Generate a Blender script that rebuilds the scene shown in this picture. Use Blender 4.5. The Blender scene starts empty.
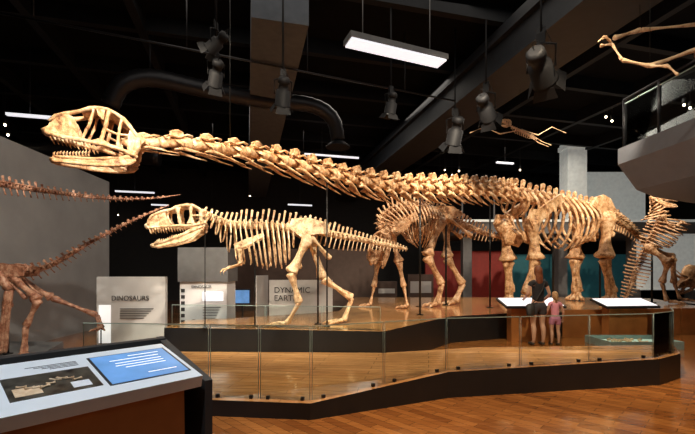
import bpy, math, random
from mathutils import Vector, Matrix
random.seed(4)
F=400.0; CZ=1.6
def W(u,v,d): return Vector(((u-347.5)*d/F, d, CZ-(v-272.0)*d/F))
def G(u,d,z): return Vector(((u-347.5)*d/F, d, z))
scene=bpy.context.scene
COL=scene.collection
# ---------------- materials ----------------
def newmat(name):
    m=bpy.data.materials.new(name); m.use_nodes=True
    nt=m.node_tree; return m,nt,nt.nodes["Principled BSDF"]
def plain(name,c,rough=.5,metal=0,em=0,emc=None,var=.12,scale=6,spec=None):
    m,nt,b=newmat(name)
    n=nt.nodes.new('ShaderNodeTexNoise'); n.inputs['Scale'].default_value=scale; n.inputs['Detail'].default_value=4
    tc=nt.nodes.new('ShaderNodeTexCoord'); nt.links.new(tc.outputs['Object'],n.inputs['Vector'])
    r=nt.nodes.new('ShaderNodeValToRGB')
    r.color_ramp.elements[0].position=.3; r.color_ramp.elements[1].position=.7
    r.color_ramp.elements[0].color=(c[0]*(1-var),c[1]*(1-var),c[2]*(1-var),1)
    r.color_ramp.elements[1].color=(min(1,c[0]*(1+var)),min(1,c[1]*(1+var)),min(1,c[2]*(1+var)),1)
    nt.links.new(n.outputs['Fac'],r.inputs['Fac']); nt.links.new(r.outputs['Color'],b.inputs['Base Color'])
    b.inputs['Roughness'].default_value=rough; b.inputs['Metallic'].default_value=metal
    if spec is not None: b.inputs['Specular IOR Level'].default_value=spec
    if em:
        b.inputs['Emission Strength'].default_value=em
        b.inputs['Emission Color'].default_value=(*(emc or c),1)
    return m
def bonemat(name,dark,mid,light,scale=5):
    m,nt,b=newmat(name)
    tc=nt.nodes.new('ShaderNodeTexCoord')
    n=nt.nodes.new('ShaderNodeTexNoise'); n.inputs['Scale'].default_value=scale; n.inputs['Detail'].default_value=10; n.inputs['Roughness'].default_value=.75
    nt.links.new(tc.outputs['Object'],n.inputs['Vector'])
    r=nt.nodes.new('ShaderNodeValToRGB'); e=r.color_ramp.elements
    e[0].position=.36; e[0].color=(*dark,1); e[1].position=.66; e[1].color=(*light,1)
    x=e.new(.48); x.color=(*mid,1)
    nt.links.new(n.outputs['Fac'],r.inputs['Fac']); nt.links.new(r.outputs['Color'],b.inputs['Base Color'])
    bp=nt.nodes.new('ShaderNodeBump'); bp.inputs['Strength'].default_value=.8; bp.inputs['Distance'].default_value=.03
    n2=nt.nodes.new('ShaderNodeTexNoise'); n2.inputs['Scale'].default_value=18; n2.inputs['Detail'].default_value=5; nt.links.new(tc.outputs['Object'],n2.inputs['Vector'])
    nt.links.new(n2.outputs['Fac'],bp.inputs['Height']); nt.links.new(bp.outputs['Normal'],b.inputs['Normal'])
    b.inputs['Roughness'].default_value=.45
    return m
def woodmat(name,c1,c2,rough,rot,bw=.6,bh=.12):
    m,nt,b=newmat(name)
    tc=nt.nodes.new('ShaderNodeTexCoord'); mp=nt.nodes.new('ShaderNodeMapping'); mp.inputs['Rotation'].default_value=(0,0,rot)
    nt.links.new(tc.outputs['Object'],mp.inputs['Vector'])
    br=nt.nodes.new('ShaderNodeTexBrick'); br.inputs['Scale'].default_value=1; br.inputs['Brick Width'].default_value=bw; br.inputs['Row Height'].default_value=bh
    br.inputs['Mortar Size'].default_value=.003; br.inputs['Color1'].default_value=(*c1,1); br.inputs['Color2'].default_value=(*c2,1)
    br.inputs['Mortar'].default_value=(c1[0]*.3,c1[1]*.3,c1[2]*.3,1)
    nt.links.new(mp.outputs['Vector'],br.inputs['Vector'])
    n=nt.nodes.new('ShaderNodeTexNoise'); n.inputs['Scale'].default_value=3; n.inputs['Detail'].default_value=6
    mp2=nt.nodes.new('ShaderNodeMapping'); mp2.inputs['Rotation'].default_value=(0,0,rot); mp2.inputs['Scale'].default_value=(1,8,1)
    nt.links.new(tc.outputs['Object'],mp2.inputs['Vector']); nt.links.new(mp2.outputs['Vector'],n.inputs['Vector'])
    mx=nt.nodes.new('ShaderNodeMixRGB'); mx.blend_type='MULTIPLY'; mx.inputs['Fac'].default_value=.6
    r=nt.nodes.new('ShaderNodeValToRGB'); r.color_ramp.elements[0].color=(.5,.42,.36,1); r.color_ramp.elements[0].position=.3; r.color_ramp.elements[1].position=.65
    nt.links.new(n.outputs['Fac'],r.inputs['Fac'])
    nt.links.new(br.outputs['Color'],mx.inputs['Color1']); nt.links.new(r.outputs['Color'],mx.inputs['Color2'])
    nt.links.new(mx.outputs['Color'],b.inputs['Base Color'])
    b.inputs['Roughness'].default_value=rough
    b.inputs['Coat Weight'].default_value=.4; b.inputs['Coat Roughness'].default_value=.06
    return m
def glassmat(name,tint=(.93,.97,.96)):
    m=bpy.data.materials.new(name); m.use_nodes=True; nt=m.node_tree; nt.nodes.clear()
    o=nt.nodes.new('ShaderNodeOutputMaterial'); t=nt.nodes.new('ShaderNodeBsdfTransparent'); t.inputs['Color'].default_value=(*tint,1)
    g=nt.nodes.new('ShaderNodeBsdfGlossy'); g.inputs['Roughness'].default_value=.02; mx=nt.nodes.new('ShaderNodeMixShader')
    f=nt.nodes.new('ShaderNodeFresnel'); f.inputs['IOR'].default_value=1.3
    nt.links.new(f.outputs[0],mx.inputs[0]); nt.links.new(t.outputs[0],mx.inputs[1]); nt.links.new(g.outputs[0],mx.inputs[2]); nt.links.new(mx.outputs[0],o.inputs[0])
    return m
M={}
M['saur']=bonemat('sauropod_bone',(.17,.06,.02),(.64,.35,.155),(1.0,.76,.48),6)
M['allo']=bonemat('theropod_bone',(.28,.13,.055),(.80,.55,.31),(1.0,.85,.60),7)
M['hadr']=bonemat('hadrosaur_bone',(.16,.06,.025),(.55,.30,.145),(.88,.64,.41),5)
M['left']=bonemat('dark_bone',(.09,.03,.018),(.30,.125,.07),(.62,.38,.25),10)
M['ptero']=bonemat('pale_bone',(.40,.20,.10),(.72,.48,.28),(.9,.70,.48),6)
M['rod']=plain('black_steel',(.02,.02,.02),.4,.6)
M['blk']=plain('black_paint',(.012,.012,.014),.45)
M['fix']=plain('fixture_black',(.010,.010,.011),.6,spec=.2)
M['lens']=plain('spot_lens',(.1,.1,.1),.2,em=.25,emc=(1,.9,.75))
M['ceil']=plain('ceiling_black',(.005,.0055,.0065),.9,spec=.1)
M['beamg']=plain('grey_beam_paint',(.10,.112,.13),.8,spec=.2)
M['mezz']=plain('mezzanine_paint',(.12,.12,.12),.7)
M['beamd']=plain('dark_beam_paint',(.010,.0115,.014),.6,spec=.2)
M['girder']=plain('girder_paint',(.022,.025,.03),.55,spec=.3)
M['duct']=plain('duct_metal',(.03,.03,.034),.4,.6)
M['wood']=woodmat('parquet_floor',(.56,.22,.06),(.32,.11,.03),.13,.785,.5,.11)
M['deck']=woodmat('deck_boards',(.74,.39,.16),(.60,.29,.11),.18,.2,1.6,.14)
M['ply']=plain('plinth_wood',(.45,.17,.05),.35,var=.2,scale=3)
M['glass']=glassmat('clear_glass')
M['edge']=plain('glass_edge',(.30,.40,.38),.2)
M['white']=plain('white_laminate',(.72,.72,.72),.35,var=.03)
M['slab']=plain('grey_white_laminate',(.80,.84,.88),.3,var=.03)
M['wallg']=plain('grey_wall_paint',(.30,.30,.295),.85,var=.12,scale=1.2)
M['wallb']=plain('dark_wall_paint',(.022,.02,.02),.8)
M['walld']=plain('brown_wall_paint',(.08,.05,.038),.7)
M['hood']=plain('grey_hood',(.11,.11,.11),.6)
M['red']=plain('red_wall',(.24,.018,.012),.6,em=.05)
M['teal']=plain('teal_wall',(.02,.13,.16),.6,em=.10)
M['panel']=plain('panel_print',(.52,.51,.49),.6,var=.08,scale=2)
M['warmlamp']=plain('warm_bulb',(1,.8,.5),.5,em=14,emc=(1,.78,.5))
M['lit']=plain('lit_graphic',(.8,.8,.82),.4,em=.9,emc=(.95,.95,1))
M['screen']=plain('blue_screen',(.1,.22,.42),.2,em=.55,emc=(.16,.36,.75),var=.35,scale=4)
M['txtw']=plain('white_print',(.9,.9,.9),.5,em=.6)
M['txtk']=plain('dark_print',(.03,.03,.03),.5)
M['photo']=plain('fossil_photo',(.05,.045,.035),.3,var=.9,scale=14)
M['balc']=plain('balcony_fascia',(.15,.16,.18),.6,var=.05)
M['wht2']=plain('white_column_glow',(.72,.76,.72),.7,em=.22)  # emission stands in for light on the white column and mezzanine walls
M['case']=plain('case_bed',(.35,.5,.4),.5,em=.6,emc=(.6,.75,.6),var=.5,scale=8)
# ---------------- mesh builder ----------------
def frame(t,upref=Vector((0,0,1))):
    t=t.normalized()
    s=t.cross(upref)
    if s.length<1e-4: s=t.cross(Vector((0,1,0)))
    s.normalize(); u=s.cross(t).normalized(); return t,s,u
class MB:
    def __init__(s,j=0): s.v=[];s.f=[];s.m=[];s.sm=[];s.j=j
    def tube(s,pts,rad,n=8,mat=0,flat=1.0,upref=Vector((0,0,1)),smooth=True):
        base=len(s.v); k=len(pts); J=s.j if mat==0 else 0
        for i,p in enumerate(pts):
            t=(pts[min(i+1,k-1)]-pts[max(i-1,0)])
            if t.length<1e-6: t=Vector((0,0,1))
            t,sd,up=frame(t,upref); r=rad[i] if isinstance(rad,(list,tuple)) else rad
            for j in range(n):
                a=2*math.pi*j/n; q=r*(1+random.uniform(-J,J))
                s.v.append(p+sd*math.cos(a)*q+up*math.sin(a)*q*flat)
        for i in range(k-1):
            for j in range(n):
                a=base+i*n+j;b=base+i*n+(j+1)%n
                s.f.append((a,b,b+n,a+n));s.m.append(mat);s.sm.append(smooth)
        s.f.append(tuple(base+j for j in range(n))[::-1]);s.m.append(mat);s.sm.append(False)
        s.f.append(tuple(base+(k-1)*n+j for j in range(n)));s.m.append(mat);s.sm.append(False)
    def bone(s,a,b,r,e0=1.7,e1=1.7,mat=0,n=10,bend=0):
        d=b-a; _,sd,up=frame(d)
        ts=[0,.03,.09,.2,.35,.5,.65,.8,.91,.97,1]
        rs=[.7*e0,e0,e0*.95,1.25,.95,.85,.95,1.25,e1*.95,e1,.7*e1]
        s.tube([a+d*t+up*bend*d.length*math.sin(math.pi*t) for t in ts],[r*x for x in rs],n,mat)
    def box(s,c,x,y,z,mat=0):
        b=len(s.v)
        for i in (-1,1):
            for j in (-1,1):
                for k in (-1,1): s.v.append(c+x*i+y*j+z*k)
        for q in ((0,1,3,2),(4,6,7,5),(0,4,5,1),(2,3,7,6),(0,2,6,4),(1,5,7,3)):
            s.f.append(tuple(b+i for i in q));s.m.append(mat);s.sm.append(False)
    def bx(s,x0,x1,y0,y1,z0,z1,mat=0):
        s.box(Vector(((x0+x1)/2,(y0+y1)/2,(z0+z1)/2)),Vector(((x1-x0)/2,0,0)),Vector((0,(y1-y0)/2,0)),Vector((0,0,(z1-z0)/2)),mat)
    def plate(s,poly,off,mat=0,mat_side=None):
        b=len(s.v);n=len(poly)
        for p in poly: s.v.append(p+off)
        for p in poly: s.v.append(p-off)
        s.f.append(tuple(range(b,b+n)));s.m.append(mat);s.sm.append(False)
        s.f.append(tuple(range(b+n,b+2*n))[::-1]);s.m.append(mat);s.sm.append(False)
        for i in range(n):
            j=(i+1)%n
            s.f.append((b+i,b+n+i,b+n+j,b+j));s.m.append(mat if mat_side is None else mat_side);s.sm.append(False)
    def prism(s,pts,z0,zt,mt=0,ms=1):
        b=len(s.v);n=len(pts)
        zt=zt if isinstance(zt,list) else [zt]*n
        for (x,y),z in zip(pts,zt): s.v.append(Vector((x,y,z)))
        for (x,y) in pts: s.v.append(Vector((x,y,z0)))
        s.f.append(tuple(range(b,b+n)));s.m.append(mt);s.sm.append(False)
        s.f.append(tuple(range(b+n,b+2*n))[::-1]);s.m.append(ms);s.sm.append(False)
        for i in range(n):
            j=(i+1)%n
            s.f.append((b+i,b+n+i,b+n+j,b+j));s.m.append(ms);s.sm.append(False)
    def ball(s,c,r,mat=0,n=8,sc=(1,1,1)):
        k=6; pts=[];rad=[]
        for i in range(k+1):
            a=-math.pi/2+math.pi*i/k
            pts.append(c+Vector((0,0,math.sin(a)*r*sc[2]))); rad.append(max(.002*r,math.cos(a)*r))
        base=len(s.v)
        for p,q in zip(pts,rad):
            for j in range(n):
                t=2*math.pi*j/n; s.v.append(p+Vector((math.cos(t)*q*sc[0],math.sin(t)*q*sc[1],0)))
        for i in range(k):
            for j in range(n):
                a=base+i*n+j;b=base+i*n+(j+1)%n
                s.f.append((a,b,b+n,a+n));s.m.append(mat);s.sm.append(True)
    def obj(s,name,mats,parent=None,recalc=True):
        me=bpy.data.meshes.new(name); me.from_pydata([tuple(v) for v in s.v],[],s.f)
        for m in mats: me.materials.append(M[m] if isinstance(m,str) else m)
        me.polygons.foreach_set('material_index',s.m); me.polygons.foreach_set('use_smooth',s.sm)
        if recalc:
            import bmesh
            bm=bmesh.new(); bm.from_mesh(me); bmesh.ops.recalc_face_normals(bm,faces=bm.faces); bm.to_mesh(me); bm.free()
        me.update(); o=bpy.data.objects.new(name,me); COL.objects.link(o)
        if parent: o.parent=parent
        return o
def catmull(ctrl,n):
    dense=[];k=len(ctrl)
    for i in range(k-1):
        p0=ctrl[max(i-1,0)][0];p1=ctrl[i][0];p2=ctrl[i+1][0];p3=ctrl[min(i+2,k-1)][0]
        for j in range(20):
            t=j/20
            p=.5*((2*p1)+(p2-p0)*t+(2*p0-5*p1+4*p2-p3)*t*t+(3*p1-p0-3*p2+p3)*t**3)
            vals=[a*(1-t)+b*t for a,b in zip(ctrl[i][1],ctrl[i+1][1])]
            dense.append((p,vals))
    dense.append((ctrl[-1][0],list(ctrl[-1][1])))
    L=[0]
    for i in range(1,len(dense)): L.append(L[-1]+(dense[i][0]-dense[i-1][0]).length)
    out=[];j=0
    for i in range(n):
        t=L[-1]*i/(n-1)
        while j<len(L)-2 and L[j+1]<t: j+=1
        f=(t-L[j])/max(1e-9,L[j+1]-L[j])
        out.append((dense[j][0].lerp(dense[j+1][0],f),[a*(1-f)+b*f for a,b in zip(dense[j][1],dense[j+1][1])]))
    return out
def spine(mb,ctrl,n,lean=.3,fill=.86):
    sm=catmull(ctrl,n)
    for i,(p,v) in enumerate(sm):
        R,H,T,rib,rw,chev,crib=v
        a=sm[max(i-1,0)][0]; b=sm[min(i+1,n-1)][0]
        t,sd,up=frame(b-a); sp=(b-a).length/(2 if 0<i<n-1 else 1); L=sp*fill
        jit=random.uniform(.85,1.15)
        cerv=crib>0.04
        if cerv: mb.tube([p+t*L*x for x in (-.62,-.5,-.3,0,.25,.42,.5)],[R*.45,R*.85,R*.62,R*.5,R*.75,R*1.05,R*.8],8)
        else: mb.tube([p+t*L*x for x in (-.5,-.42,-.15,.15,.42,.5)],[R*.8,R*1.1,R*.72,R*.72,R*1.12,R*.9],8)
        if H>0.004 and not cerv:
            hl=L*.30; h=(R+H)*jit
            base=p+up*R*.4; top=p+up*h+t*lean*H
            th=max(.006,R*.22)
            mb.plate([base-t*hl*1.2,base+t*hl*1.2,top*.5+base*.5+t*hl*.6,top+t*hl*.85,top+up*R*.18+t*hl*.3,top-t*hl*.85,top*.5+base*.5-t*hl*.6],sd*th)
            mb.tube([top-t*hl*.8,top+up*R*.12,top+t*hl*.8],[th*1.2,th*1.6,th*1.2],6)
            for s_ in(-1,1):
                mb.tube([base-t*hl*1.0+sd*s_*R*.5,base+up*R*.5+sd*s_*R*.55,base+up*R*.7+t*L*.62+sd*s_*R*.5],[R*.22,R*.3,R*.18],6)
                mb.tube([base-t*L*.5+up*R*.6+sd*s_*R*.5,base+up*R*.3+sd*s_*R*.5],[R*.2,R*.28],6)
        if cerv:
            for s_ in(-1,1):
                c1=p+up*(R*.9+H*1.0*jit)+sd*s_*R*.32
                mb.plate([p-t*L*.30+up*R*.4+sd*s_*R*.3,p+t*L*.34+up*R*.4+sd*s_*R*.3,c1+t*L*.22-up*H*.3,c1+t*L*.05,c1-t*L*.14-up*H*.1],sd*R*.12)
                mb.tube([c1-t*L*.16-up*H*.1,c1+t*L*.05,c1+t*L*.24-up*H*.3],[R*.13,R*.24,R*.14],6)
                z0=p+up*R*.9+sd*s_*R*.45
                mb.tube([z0,z0-t*L*.36+sd*s_*R*.4+up*R*.15,z0-t*L*.56+sd*s_*R*.45-up*R*.15],[R*.3,R*.22,R*.28],6,flat=.7)
                mb.tube([z0,z0+t*L*.32+sd*s_*R*.35+up*R*.45,z0+t*L*.5+sd*s_*R*.35+up*R*.2],[R*.3,R*.22,R*.28],6,flat=.7)
                w=p+sd*s_*R*1.6-up*R*.25
                mb.plate([p+up*R*.6+sd*s_*R*.4-t*L*.16,p+up*R*.6+sd*s_*R*.4+t*L*.2,w+t*L*.09,w-t*L*.11],up*R*.09)
                mb.tube([p+up*R*.4+sd*s_*R*.6,w,w-up*R*.9-sd*s_*R*.3],[R*.22,R*.22,R*.2],6)
        elif T>0.004:
            for s_ in (-1,1):
                mb.tube([p+up*R*.5+sd*s_*R*.4,p+up*R*.65+sd*s_*(R+T*.5),p+up*R*.5+sd*s_*(R+T)-t*L*.1],[R*.38,R*.26,R*.3],6,flat=.6)
        if rib>0.02:
            for s_ in (-1,1):
                q=[(R+T*.4,.1),(rw*.75,-.08),(rw*1.05,-.33),(rw*1.0,-.62),(rw*.7,-.88),(rw*.35,-1.0)]
                rb=rib*random.uniform(.94,1.05)
                pts=[p+sd*s_*x+up*(R*.3+z*rb)+t*z*rb*-.16 for x,z in q]
                pp=[x[0] for x in catmull([(x,[]) for x in pts],11)]
                r0=max(.008,R*.26)
                mb.tube(pp,[r0*1.3,r0*1.1,r0,r0,r0,r0,r0,r0,r0*.9,r0*.8,r0*.6],6)
        if chev>0.02:
            e=p-up*(R+chev)+t*chev*-lean
            mb.tube([p-up*R*.8,p-up*(R+chev*.5)+t*chev*-lean*.5,e],[R*.3,R*.22,R*.28],6)
        if crib>0.01:
            for s_ in (-1,1):
                ln=random.uniform(.85,1.5)
                h=p+sd*s_*R*1.25-up*R*.95
                mb.tube([h-t*L*.3-up*crib*.15,h,p+sd*s_*(R*1.35)-up*(R+crib*.35)+t*sp*.35,p+sd*s_*R*1.2-up*(R+crib*.75)+t*sp*ln*.6,p+sd*s_*R-up*(R+crib*random.uniform(.9,1.25))+t*sp*ln],[R*.12,R*.32,R*.22,R*.15,R*.06],6)
                mb.tube([p+sd*s_*R*.8-up*R*.5,h],[R*.25,R*.2],6)
    return sm
def skull(mb,origin,fwd,up,L,kind,mat=0,wf=1):
    fwd=fwd.normalized(); lat=fwd.cross(up).normalized(); up=lat.cross(fwd).normalized()
    def wid(x): return wf*(.19*(1-x)**.7+.055)
    def Q(x,z,s): return origin+fwd*x*L+up*z*L+lat*s*wid(max(0,min(1,x)))*L
    if kind=='saur':
        struts=[([(.99,.05),(.85,.01),(.6,-.04),(.35,-.10),(.12,-.20)],.034),
                ([(.98,.2),(.88,.285),(.76,.30),(.64,.335),(.5,.375),(.35,.36),(.2,.26),(.1,.12),(.03,.0)],.032),
                ([(.50,.37),(.55,.2),(.64,.02),(.66,-.03)],.022),([(.33,.35),(.38,.18),(.44,.0),(.46,-.07)],.03),([(.2,.24),(.25,.05),(.27,-.14)],.024),
                ([(.03,.0),(.06,-.12),(.11,-.23)],.05),([(.40,.12),(.28,.06),(.12,.04)],.02)]
        plates=[[(1.0,.05),(1.01,.13),(.97,.22),(.90,.28),(.80,.30),(.72,.24),(.68,.12),(.70,-.0),(.85,.01)],
                [(.03,.02),(.12,.12),(.15,.0),(.17,-.14),(.12,-.2),(.06,-.12)],
                [(.46,.0),(.56,-.03),(.42,-.09),(.36,-.06)],[(.38,.35),(.47,.37),(.46,.28),(.40,.22)]]
        jaw=[([(.08,-.24),(.3,-.245),(.6,-.255),(.98,-.22)],.024),([(.08,-.27),(.2,-.33),(.5,-.335),(.8,-.30),(.98,-.28)],.026)]
        jp=[[(.05,-.22),(.16,-.20),(.3,-.24),(.6,-.25),(.98,-.205),(1.0,-.25),(.95,-.29),(.5,-.34),(.15,-.335)]]
        tu=(.54,.99,-.0,.085); tl=(.60,.97,-.21,.06); tw=.017
    else:
        struts=[([(.0,.0),(.25,-.01),(.5,.02),(.97,.05)],.036),([(1.,.1),(.93,.24),(.75,.31),(.55,.33),(.4,.38),(.15,.36),(.0,.24)],.038),
                ([(.0,.24),(.03,.1),(.0,-.02)],.05),([(.18,.36),(.2,.18),(.2,0)],.036),([(.43,.37),(.42,.2),(.42,.0)],.042),([(.6,.32),(.62,.18),(.56,.04)],.022),([(.05,.16),(.2,.17)],.022)]
        plates=[[(.6,.03),(.98,.04),(1.01,.12),(.95,.24),(.8,.30),(.66,.32),(.64,.17)],[(.16,.02),(.3,.04),(.24,.12),(.2,.2),(.17,.12)],[(.36,.36),(.46,.35),(.45,.2),(.4,.26)]]
        jaw=[([(-.02,-.04),(.3,-.14),(.6,-.21),(.94,-.27)],.034),([(.0,-.09),(.3,-.25),(.6,-.30),(.94,-.32)],.03)]
        jp=[[(-.02,-.03),(.2,-.05),(.45,-.15),(.94,-.25),(.95,-.32),(.6,-.33),(.25,-.27),(.0,-.12)]]
        tu=(.4,.98,.03,.10); tl=(.45,.93,-.2,.08); tw=.02
    for s_ in (-1,1):
        for pts,r in struts+jaw:
            pp=[a[0] for a in catmull([(Q(x,z,s_),[]) for x,z in pts],13)]
            mb.tube(pp,[r*L*random.uniform(.85,1.15) for _ in pp],8,mat,flat=.8)
        for pl in plates+jp:
            mb.plate([Q(x,z,s_*1.0) for x,z in pl],lat*.016*L,mat)
        for (x0,x1,z,l),sg in ((tu,-1),(tl,1)):
            nt_=13 if kind!='saur' else 12
            for i in range(nt_):
                x=x0+(x1-x0)*i/(nt_-1)
                zz=z
                if kind!='saur' and sg==1: zz=-.13-.15*x
                if kind=='saur' and sg==-1: zz=-.035+.08*(x-.58)/.4
                ll=l*random.uniform(.7,1.1)
                a=Q(x,zz,s_)
                mb.tube([a-up*sg*.015*L,a+up*sg*ll*.5*L,a+up*sg*ll*L-fwd*.015*L],[tw*L,tw*.8*L,tw*.1*L],5,mat)
    top=struts[1][0]
    for i in range(len(top)-1):
        (x0,z0),(x1,z1)=top[i],top[i+1]
        if kind=='saur' and i in(2,): continue
        mb.plate([Q(x0,z0,-1),Q(x0,z0,1),Q(x1,z1,1),Q(x1,z1,-1)],up*.014*L,mat)
    mb.tube([Q(.98,.1,-1),Q(1.03,.1,0),Q(.98,.1,1)],.06*L,7,mat)
    zj=-.25 if kind=='saur' else -.28
    mb.tube([Q(.95,zj,-1),Q(1.0,zj,0),Q(.95,zj,1)],.04*L,7,mat)
    mb.tube([Q(.04,.0,-1),Q(.02,.03,0),Q(.04,.0,1)],.08*L,7,mat)
def toes(mb,c,fwd,r,n=3,l=.2,spread=.5,zfloor=None):
    fwd=Vector((fwd.x,fwd.y,0)).normalized(); lat=fwd.cross(Vector((0,0,1)))
    for i in range(n):
        a=(i-(n-1)/2)*spread
        d=(fwd*math.cos(a)+lat*math.sin(a)).normalized(); ll=l*(1.0-.15*abs(i-(n-1)/2))
        p0=c+d*r; z=zfloor if zfloor is not None else c.z
        p1=Vector((p0.x,p0.y,0))+d*ll*.4; p1.z=z+r*1.1
        p2=p1+d*ll*.3; p2.z=z+r*.8
        p3=p2+d*ll*.35; p3.z=z+r*.15
        mb.bone(p0,p1,r*.6,1.4,1.3,n=7); mb.bone(p1,p2,r*.5,1.4,1.2,n=7); mb.tube([p2,p2.lerp(p3,.5)+Vector((0,0,r*.25)),p3],[r*.6,r*.45,r*.08],6)
def bileg(mb,hip,knee,ank,foot,fwd,r,tl=.3,zf=None,lat=None):
    zf=foot.z if zf is None else zf
    mb.ball(hip,r*1.9); mb.bone(hip,knee,r*1.15,1.6,1.75)
    _,sd,up=frame(ank-knee)
    o=(lat or sd)*r*.9
    mb.bone(knee,ank,r*.95,1.8,1.4); mb.bone(knee+o,ank+o*.7,r*.35,1.6,1.5)
    ft=foot.copy(); ft.z=zf+r*1.0
    _,sd,up=frame(ft-ank)
    for k in (-1,0,1): mb.bone(ank+sd*k*r*.6,ft+sd*k*r*1.0,r*.5,1.3,1.5,n=7)
    toes(mb,ft,fwd,r*.85,3,tl,.5,zf)
def colleg(mb,top,knee,ank,r,fwd,zf,bt=1.9):
    mb.ball(top,r*bt); mb.bone(top,knee,r*1.15,1.8,1.85)
    _,sd,up=frame(ank-knee)
    mb.bone(knee+up*r*.3,ank+up*r*.3,r*.8,1.7,1.5); mb.bone(knee-up*r*.75,ank-up*r*.75,r*.55,1.6,1.5)
    for i in range(5):
        a=(i-2)*.6; f=Vector((fwd.x,fwd.y,0)).normalized(); l=f.cross(Vector((0,0,1)))
        d=f*math.cos(a)+l*math.sin(a)
        c=Vector((ank.x,ank.y,0))
        e=c+d*r*1.7; e.z=zf+r*.55
        mb.bone(ank+d*r*.6-Vector((0,0,r*.2)),e,r*.42,1.4,1.4,n=7)
        e2=e+d*r*.9; e2.z=zf+r*.2
        mb.tube([e,e.lerp(e2,.5)+Vector((0,0,r*.1)),e2],[r*.5,r*.42,r*.12],6)
def rod(mb,p,z0,r=.022,mat=1):
    mb.tube([Vector((p.x,p.y,z0)),Vector((p.x,p.y,p.z))],r,8,mat)
    mb.tube([Vector((p.x,p.y,z0)),Vector((p.x,p.y,z0+.015))],r*4,12,mat)
ZD=.6; JB=.15
# =============== SAUROPOD ===============
mb=MB(JB)
def C(u,v,d,*vals): return (W(u,v,d),list(vals)+[0]*(7-len(vals)))
neck=[C(143,143,4.5,.06,.05,.03,0,0,0,.06),C(165,143,4.7,.07,.07,.05,0,0,0,.08),C(200,146,5.1,.08,.08,.07,0,0,0,.10),C(240,152,5.6,.09,.09,.08,0,0,0,.11),
 C(280,160,6.3,.104,.11,.09,0,0,0,.13),C(320,171,7.1,.118,.13,.11,0,0,0,.15),C(360,181,8.0,.132,.15,.13,0,0,0,.18),C(400,187,8.9,.147,.16,.15,0,0,0,.2),
 C(440,188,9.8,.16,.18,.18,0,0,0,.22),C(480,189,10.8,.17,.2,.2,0,0,0,.22),C(510,192,11.7,.17,.22,.24,0,0,0,.12)]
spine(mb,neck,25)
trunk=[C(514,194,11.9,.16,.25,.25,.7,.45),C(530,198,12.25,.17,.26,.26,1.3,.62),C(555,203,12.8,.17,.26,.26,1.55,.7),C(578,208,13.3,.17,.25,.24,1.2,.6),C(590,211,13.6,.17,.24,.26,.0,.4)]
spine(mb,trunk,13)
tail=[C(593,212,13.7,.17,.25,.22,0,0,.3),C(610,217,14.3,.16,.22,.18,0,0,.3),C(625,225,15.2,.13,.16,.12,0,0,.25),C(640,238,15.9,.1,.1,.08,0,0,.18),C(652,248,16.3,.06,.05,.02,0,0,.08)]
spine(mb,tail,20)
head=(W(52,133,4.15)-W(143,138,4.5)); skull(mb,W(142,144,4.5),head,Vector((0,0,1)),head.length,'saur',wf=.9)
hd=(W(515,200,11.9)-W(592,210,13.6)); hd.z=0; hd.normalize(); lat=Vector((-hd.y,hd.x,0)); 
if lat.y>0: lat=-lat
Fc=G(520,12.1,0); Hc=G(592,13.6,0)
for s_ in (-1,1):
    a=Fc+lat*.5*s_; h=Hc+lat*.5*s_
    st=.25*s_
    colleg(mb,Vector((a.x,a.y,3.05))+hd*.1,Vector((a.x,a.y,1.95))-hd*(.05),Vector((a.x,a.y,.95))+hd*(.1+st),.12,hd,ZD)
    colleg(mb,Vector((h.x,h.y,3.35)),Vector((h.x,h.y,2.05))+hd*.15,Vector((h.x,h.y,.9))-hd*(.1+st*.6),.145,hd,ZD)
    q=lambda x,z,o=0: Vector((a.x,a.y,z))+hd*x+lat*s_*(.12+o)
    mb.plate([q(.25,2.85),q(.42,3.1),q(.3,3.4),q(0,3.4),q(-.4,3.65),q(-1.0,3.95),q(-1.15,3.75),q(-.6,3.4),q(-.1,3.05)],lat*.04)
    mb.plate([q(.3,2.75,-.3),q(0,2.9,-.3),q(-.5,2.6,-.35),q(-.3,2.4,-.35),q(.2,2.5,-.3)],lat*.03+Vector((0,0,.03)))
    q=lambda x,z,o=0: Vector((h.x,h.y,z))+hd*x+lat*s_*(-.1+o)
    mb.plate([q(.7,3.75),q(.45,4.05),q(.1,4.15),q(-.3,4.05),q(-.6,3.7),q(-.25,3.5),q(0,3.55),q(.25,3.4),q(.4,3.6)],lat*.05)
    mb.bone(q(.15,3.4),q(.45,2.65,-.2),.08,1.5,2.2); mb.bone(q(-.15,3.4),q(-.75,2.85,-.2),.07,1.5,1.8)
for (u,v,d,r) in ((230,153,5.5,.005),(327,172,7.3,.014),(420,196,9.3,.02),(490,196,11.2,.025),(553,212,12.7,.03),(600,218,14.0,.03)):
    p=W(u,v,d)
    if d>7: rod(mb,p,ZD,r)
    else: mb.tube([p,Vector((p.x,p.y,6.9))],.005,6,1)
mb.obj('sauropod_skeleton',['saur','rod'])
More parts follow.
